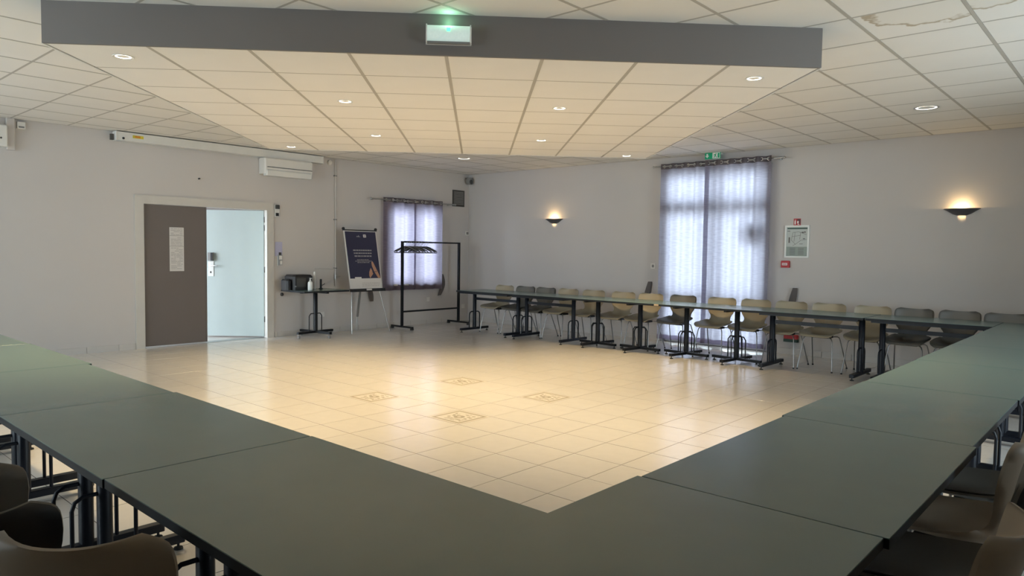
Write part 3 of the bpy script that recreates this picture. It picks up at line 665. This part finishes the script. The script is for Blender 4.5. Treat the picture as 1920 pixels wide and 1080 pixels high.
for y in (Y0, Y1): MB().lathe([(.0001, -.02), (.022, -.016), (.026, 0), (.022, .016), (.0001, .02)], 12, axis='x', c=board(y, Z1+.03, -.002)).obj('clamp_knob', M['black'], e, 50)
panel(MB(), Y0-.01, Y1+.012, Z0-.05, Z0, -.015, .06).obj('pen_tray', M['black'], e); panel(MB(), -.05, .06, Z0-.028, Z0-.002, .06, .066).obj('tray_label', M['pwhite'], e)
for y0, y1 in ((Y0+.03, Y0-.02), (Y1-.06, Y1+.10)): MB().tube([board(y0, Z0-.04, -.02), (.20, y1, .004)], .009, 8).obj('leg', M['steel'], e, 50)
MB().box(-.011, .011, -.018, .018, 0, .52, 0, Matrix.Rotation(math.radians(10), 3, 'Y'), (-.14, .0, .255)).obj('rear_leg', M['grey'], e)
MB().tube([(-.14, 0, .26), (-.17, 0, .01)], .009).obj('leg', M['steel'], e)

# ================================================================== COAT RAIL AND HANGERS
e = empty('coat_rail', (.42, -1.38, 0), label='black metal coat rail standing before the small window', cat='coat rack')
Yl, Yr, ZT = -.71, .71, 1.60
for y in (Yl, Yr):
    MB().box(-.02, .02, y-.02, y+.02, .05, ZT).obj('post', M['blackm'], e)
    f = MB().box(-.30, .30, y-.02, y+.02, .03, .06).obj('foot_bar', M['blackm'], e)
    for x in (-.28, .28): MB().box(x-.022, x+.022, y-.025, y+.025, 0, .03).obj('foot_pad', M['rubber'], f)
MB().box(-.014, .014, Yl+.02, Yr-.02, ZT-.028, ZT).obj('top_rail', M['blackm'], e); MB().box(-.014, .014, Yl+.02, Yr-.02, .30, .33).obj('lower_rail', M['blackm'], e)
def hanger_mesh(mt):
    m = MB(); m.tube([(0, 0, -.105), (-.05, 0, -.115), (-.17, 0, -.175), (-.205, 0, -.20), (-.20, 0, -.218), (0, 0, -.215), (.20, 0, -.218), (.205, 0, -.20), (.17, 0, -.175), (.05, 0, -.115), (0, 0, -.105)], .010, 6)
    h = MB(); h.tube([(0, 0, -.107), (0, 0, -.085), (.018, 0, -.07), (.034, 0, -.045), (.026, 0, -.018), (0, 0, -.0045), (-.026, 0, -.015), (-.032, 0, -.04)], .004, 6)
    return m.mesh('hanger_bar', M[mt], 60), h.mesh('hook', M['steel'], 60)
HM = [hanger_mesh('hgrey'), hanger_mesh('dgrey')]
for k in range(14):
    y = -2.03+.040*k+random.uniform(-.008, .008); h = empty('clothes_hanger', (.42, y, ZT+.010), random.uniform(.35, 1.15), label='grey plastic clothes hanger bunched on the left end of the coat rail', cat='hanger', group='hangers on the coat rail')
    a, b = HM[0 if k % 3 else 1]; share('hanger_bar', a, h); share('hook', b, h)

# ================================================================== ON THE LEFT WALL
e = empty('projection_screen', (0, -5.18, 2.87), label='long white roll-up projection screen case under the ceiling', cat='screen')
m = MB().box(.02, .15, -1.60, 1.60, .0, .115); m.obj('case', M['whitem'], e)
for y in (-1.61, 1.60): MB().box(.015, .155, y, y+.012, -.004, .12).obj('end_cap', M['white'], e)
MB().tube([(.155, -1.52, .03), (.16, -1.52, .03)], .016, 12).obj('cord_hole', M['black'], e)
s = MB().box(.15, .152, -1.40, -1.26, .045, .085).obj('warning_sticker', M['yellow'], e); MB().box(.152, .1525, -1.37, -1.30, .055, .078).obj('sticker_print', M['orange'], s)
MB().box(0, .02, -1.5, -1.4, .05, .11).obj('wall_bracket', M['white'], e); MB().box(0, .02, 1.4, 1.5, .05, .11).obj('wall_bracket', M['white'], e)
MB().box(.06, .09, -1.66, -1.62, -.0, .08).obj('end_bracket', M['dgrey'], e)
e = empty('air_conditioner', (0, -4.22, 2.58), label='white wall air conditioner under the projection screen', cat='air conditioner')
MB().bbox(0, .20, -.44, .42, .03, .285, .02).obj('body', M['white'], e); MB().box(.20, .206, -.40, .40, .13, .14).obj('air_slot', M['dgrey'], e)
MB().bbox(.10, .215, -.42, .40, .0, .10, .02).obj('louvre', M['whitem'], e)
e = empty('loudspeaker', (.10, -.08, 2.86), label='small round beige loudspeaker in the ceiling corner', cat='speaker')
MB().lathe([(.0001, -.07), (.05, -.065), (.075, -.03), (.078, .03), (.06, .07), (.0001, .075)], 18).obj('housing', M['grey'], e, 50); MB().lathe([(.0001, .012), (.035, .01), (.045, 0)], 16, axis='x', c=(.075, -.03, -.02)).obj('grille', M['dgrey'], e, 50); MB().box(-.10, .02, -.02, .02, .04, .07).obj('mount', M['dgrey'], e)
e = empty('air_vent', (0, -.30, 2.50), label='square dark grille beside the small window, by the corner', cat='vent')
MB().box(0, .012, -.165, .165, -.165, .165).obj('frame', M['dgrey'], e)
for k in range(9): MB().box(.012, .020, -.13, .13, -.125+k*.03, -.108+k*.03).obj('slat', M['grey'], e)
def plate(name, loc, wy, hz, label, cat, mt='white', d=.012, inner=None, ax='x', imt='grey'):
    e = empty(name, loc, label=label, cat=cat)
    if ax == 'x':
        MB().bbox(0, d, -wy/2, wy/2, -hz/2, hz/2, .002).obj('plate', M[mt], e)
        if inner: MB().box(d, d+.004, -inner[0]/2, inner[0]/2, -inner[1]/2, inner[1]/2).obj('insert', M[imt], e)
    else:
        MB().bbox(-wy/2, wy/2, -d, 0, -hz/2, hz/2, .002).obj('plate', M[mt], e)
        if inner: MB().box(-inner[0]/2, inner[0]/2, -d-.004, -d, -inner[1]/2, inner[1]/2).obj('insert', M[imt], e)
    return e
plate('wall_sensor', (0, -.05, 1.80), .10, .085, 'small grey box on the wall just left of the room corner', 'sensor', 'white', .02, (.06, .05), imt='grey')
e = empty('wall_device', (0, -4.35, 2.045), label='small black and grey device on the wall above the door switches', cat='device')
MB().bbox(0, .02, -.045, .045, -.10, .10, .004).obj('plate', M['white'], e); MB().bbox(.02, .045, -.038, .038, .03, .095, .01).obj('head', M['dgrey'], e); MB().box(.02, .03, -.025, .025, -.085, -.035).obj('sensor', M['black'], e)
e = plate('instruction_card', (0, -4.315, 1.43), .13, .23, 'pale lilac card with switch on the wall right of the double door', 'card', 'lilac', .004); MB().box(.004, .016, .0, .04, -.10, -.055).obj('switch', M['dgrey'], e)
e = plate('light_switch', (0, -4.295, 1.25), .09, .17, 'grey double switch plate below the lilac card', 'switch', 'steel', .012); MB().box(.012, .018, -.02, .035, .01, .07).obj('rocker', M['white'], e); MB().box(.012, .018, .0, .035, -.07, -.01).obj('rocker', M['white'], e)
for loc, t in (((0, -1.10, .48), 'white wall socket below the small window'), ((0, -3.50, .32), 'white wall socket behind the side table'), ((0, -.14, .30), 'white wall socket low by the room corner')):
    e = plate('wall_socket', loc, .082, .082, t, 'socket', 'white', .012); MB().lathe([(.022, .0125), (.022, .006), (.0001, .006)], 14, axis='x').obj('insert', M['grey'], e)
tag(MB().lathe([(.0001, .03), (.02, .028), (.03, .012), (.03, 0), (.0001, 0)], 14, axis='x').obj('door_stop', M['dgrey'], smooth=40, loc=(0, -4.26, .69)), 'round dark stop on the wall below the side table edge', 'door stop')
tag(MB().lathe([(.0001, .03), (.012, .028), (.012, 0), (.0001, 0)], 10, axis='x').obj('wall_peg', M['black'], smooth=40, loc=(0, -5.61, 2.455)), 'tiny black peg on the wall above the double door', 'peg')
e = empty('heating_pipe', (.025, -3.25, .80), label='thin painted pipe running down the wall beside the easel', cat='pipe')
MB().tube([(0, 0, 0), (0, 0, 2.19)], .010, 8).obj('riser', M['wall'], e, 50); MB().tube([(0, -.40, .30), (0, 0, .30)], .007, 8).obj('branch', M['wall'], e, 50)
for z in (.31, 1.15, 1.90): MB().cbox((-.005, 0, z), (.04, .05, .018)).obj('clip', M['grey'], e)
MB().tube([(0, 0, .10), (0, 0, .22)], .018, 10).obj('valve', M['steel'], e, 50); MB().tube([(.0, 0, .16), (.04, 0, .16), (.045, .07, .165)], .007).obj('valve_lever', M['steel'], e, 50)
tag(MB().lathe([(.0001, .05), (.035, .04), (.045, .015), (.045, 0), (.0001, 0)], 16, axis='x').obj('smoke_sensor', M['white'], smooth=40, loc=(0, -3.36, 2.92)), 'small round white sensor at the end of the projection screen', 'sensor')
e = empty('wall_box', (0, -8.10, 2.77), label='white box with a keyhole at the left picture edge under the ceiling', cat='box')
MB().bbox(0, .10, -.13, .10, -.13, .13, .01).obj('case', M['white'], e); MB().tube([(.1, .03, -.03), (.104, .03, -.03)], .012).obj('lock', M['dgrey'], e)
tag(MB().bbox(0, .045, -8.0, -7.91, 2.61, 3.0, .008).obj('cable_trunking', M['wall']), 'short vertical cable trunking under the ceiling at the far left', 'trunking')
e = plate('ceiling_sensor', (0, -7.84, 2.925), .085, .085, 'small white square sensor beside the cable trunking', 'sensor', 'white', .035); MB().box(.035, .037, -.03, .03, -.03, -.01).obj('strip', M['grey'], e)
# notice on the closed door leaf
e = empty('door_notice', (-.011, -5.937, 1.09), label='long white printed notice on the closed taupe door leaf', cat='notice')
MB().box(0, .0015, -.103, .103, 0, .635).obj('paper', M['paper'], e)
m = MB(); r = random.Random(4)
for k in range(28):
    z = .615-k*.0215
    if k in (5, 12): continue
    y = -.085
    while y < .08:
        w = min(r.uniform(.02, .09), .085-y)
        if r.random() < .85: m.box(.0015, .0019, y, y+w, z-.0035, z+.0035)
        y += w+.008
m.obj('printed_lines', M['inkl'], e); m = MB()
for z in (.515, .36): m.box(.0015, .0019, -.10, .10, z-.002, z+.002)
m.obj('ruled_lines', M['ink'], e)

# ================================================================== ON THE BACK WALL
e = empty('exit_sign', (5.47, -.15, 2.965), label='green exit sign with white down arrow and running figure above the curtains', cat='exit sign')
MB().box(-.125, .125, -.012, .012, -.062, .032).obj('panel', M['green'], e)
m = MB(); 
def fl(pts): m.quad([(x, -.0125, z) for x, z in pts])
fl([(-.10, .018), (-.072, .018), (-.072, -.018), (-.10, -.018)]); fl([(-.118, -.012), (-.054, -.012), (-.086, -.048)])
fl([(.0, .03), (.123, .03), (.123, -.06), (.0, -.06)]); m.obj('white_print', M['signw'], e)
m = MB()
def fl2(pts): m.quad([(x, -.0128, z) for x, z in pts])
fl2([(.085, .022), (.115, .022), (.115, -.052), (.085, -.052)]); fl2([(.050, .022), (.064, .022), (.064, .010), (.050, .010)]); fl2([(.035, .006), (.062, .006), (.055, -.022), (.038, -.018)]); fl2([(.040, -.018), (.052, -.02), (.030, -.048), (.018, -.044)]); fl2([(.050, -.02), (.058, -.018), (.072, -.048), (.062, -.05)]); fl2([(.035, .005), (.018, -.006), (.016, -.014), (.040, -.004)])
m.obj('figure_print', M['green'], e)
MB().box(-.1, .1, .012, .15, .015, .03).obj('bracket', M['white'], e)
e = empty('evacuation_plan', (6.742, 0, 1.64), label='framed evacuation plan on the wall right of the curtains', cat='framed plan')
MB().box(-.165, .165, -.012, 0, -.225, .225).obj('plan_sheet', M['planp'], e)
for x0, x1, z0, z1 in ((-.172, -.150, -.232, .232), (.150, .172, -.232, .232), (-.150, .150, .21, .232), (-.150, .150, -.232, -.21)): MB().box(x0, x1, -.022, 0, z0, z1).obj('frame_bar', M['signw'], e)
MB().box(-.14, .145, -.0132, -.012, .178, .198).obj('header_print', M['plandk'], e); MB().box(-.15, .15, -.0132, -.012, -.21, -.075).obj('legend_field', M['plang'], e)
m = MB()
for a, b in (((-.06, .13), (.02, .14)), ((.02, .14), (.13, .10)), ((-.06, .13), (-.08, .02)), ((-.08, .02), (-.02, -.04)), ((-.02, -.04), (.06, .02)), ((.06, .02), (.14, .03)), ((-.03, .13), (-.04, .0)), ((-.07, .07), (.05, .09)), ((.05, .14), (.04, .03)), ((-.02, -.04), (-.06, -.06))):
    a, b = Vector((a[0], 0, a[1])), Vector((b[0], 0, b[1])); t = (b-a).normalized(); n = Vector((-t.z, 0, t.x))*.0022; o_ = Vector((0, -.0135, 0)); m.quad([a-n+o_, b-n+o_, b+n+o_, a+n+o_])
for x, z, w, h in ((.08, .13, .03, .02), (.11, .135, .02, .02), (.10, .04, .03, .012), (.06, -.035, .05, .006), (-.12, .15, .04, .01), (-.11, .02, .02, .08)): m.box(x-w/2, x+w/2, -.0135, -.012, z-h/2, z+h/2)
for k in range(5):
    for x in (-.10, .02): m.box(x, x+.08, -.0138, -.0132, -.10-k*.022, -.094-k*.022)
m.obj('plan_lines', M['ink'], e)
e = empty('extinguisher_sign', (6.735, 0, 1.92), label='small red fire extinguisher sign above the evacuation plan', cat='sign')
MB().box(-.05, .05, -.005, 0, -.05, .05).obj('panel', M['red'], e)
m = MB(); m.box(-.038, -.020, -.0056, -.005, -.035, .018); m.box(-.033, -.024, -.0056, -.005, .018, .036); m.box(.0, .02, -.0056, -.005, -.02, .015); m.box(.005, .03, -.0056, -.005, -.036, -.028); m.obj('pictogram', M['signw'], e)
m = MB(); m.box(.0, .045, -.0056, -.005, .02, .04); m.box(.03, .045, -.0056, -.005, -.03, .02); m.obj('pictogram_dark', M['black'], e)
e = empty('fire_call_point', (6.592, 0, 1.31), label='red manual fire call point below the evacuation plan', cat='fire alarm')
MB().bbox(-.062, .062, -.045, 0, -.05, .05, .008).obj('case', M['red'], e); MB().box(-.04, .035, -.048, -.045, -.015, .018).obj('press_plate', M['signw'], e); MB().box(-.034, .028, -.0486, -.048, -.004, .006).obj('mark', M['red'], e)
e = plate('thermostat', (4.385, 0, 1.23), .085, .085, 'small white switch left of the glazed door', 'switch', 'white', .014, (.04, .045), 'y')
e = empty('low_red_box', (6.715, 0, .185), label='red box with dark green base low on the wall under the tables', cat='box')
MB().bbox(-.10, .10, -.07, 0, .045, .105, .012).obj('lid', M['red'], e); MB().bbox(-.10, .10, -.075, 0, 0, .045, .006).obj('base', M['dgreen'], e)
tag(MB().cbox((0, 0, 0), (.07, .004, .022)).obj('edge_sticker', M['tansticker'], loc=(5.47, -1.727, .727)), 'small tan sticker on the edge of the back row tables', 'sticker')

# ================================================================== EMERGENCY LIGHT ON THE FASCIA
fd = (SQ[1]-SQ[0]).normalized(); fn = Vector((fd.y, -fd.x)); t_ = .503
c = SQ[0].lerp(SQ[1], t_)+fn*.022
e = empty('emergency_light', (c.x, c.y, 2.862), math.atan2(fd.y, fd.x), label='emergency exit light box with green glow on the taupe fascia', cat='exit light')
MB().bbox(-.15, .15, -.018, 0, -.062, .060, .004).obj('back_plate', M['white'], e)
m = MB(); m.grid(lambda u, v: (-.14+.28*u, -.018-.045*math.sin(pi*(.08+.84*v))**.6, -.055+.11*v), 1, 12); m.obj('diffuser', M['emlens'], e, 60)
for x in (-.147, .139): MB().box(x, x+.008, -.062, -.018, -.058, .056).obj('end_cap', M['white'], e)
MB().box(-.14, .14, -.05, -.018, -.062, -.050).obj('lower_rail', M['grey'], e)
MB().box(-.012, .012, -.066, -.060, .012, .034).obj('green_led', M['emgreen'], e)
l = bpy.data.lights.new('lamp', 'POINT'); l.energy = .18; l.color = (.35, 1, .6); l.shadow_soft_size = .02
o = bpy.data.objects.new('lamp', l); COL.objects.link(o); o.parent = e; o.location = (0, -.045, .085)
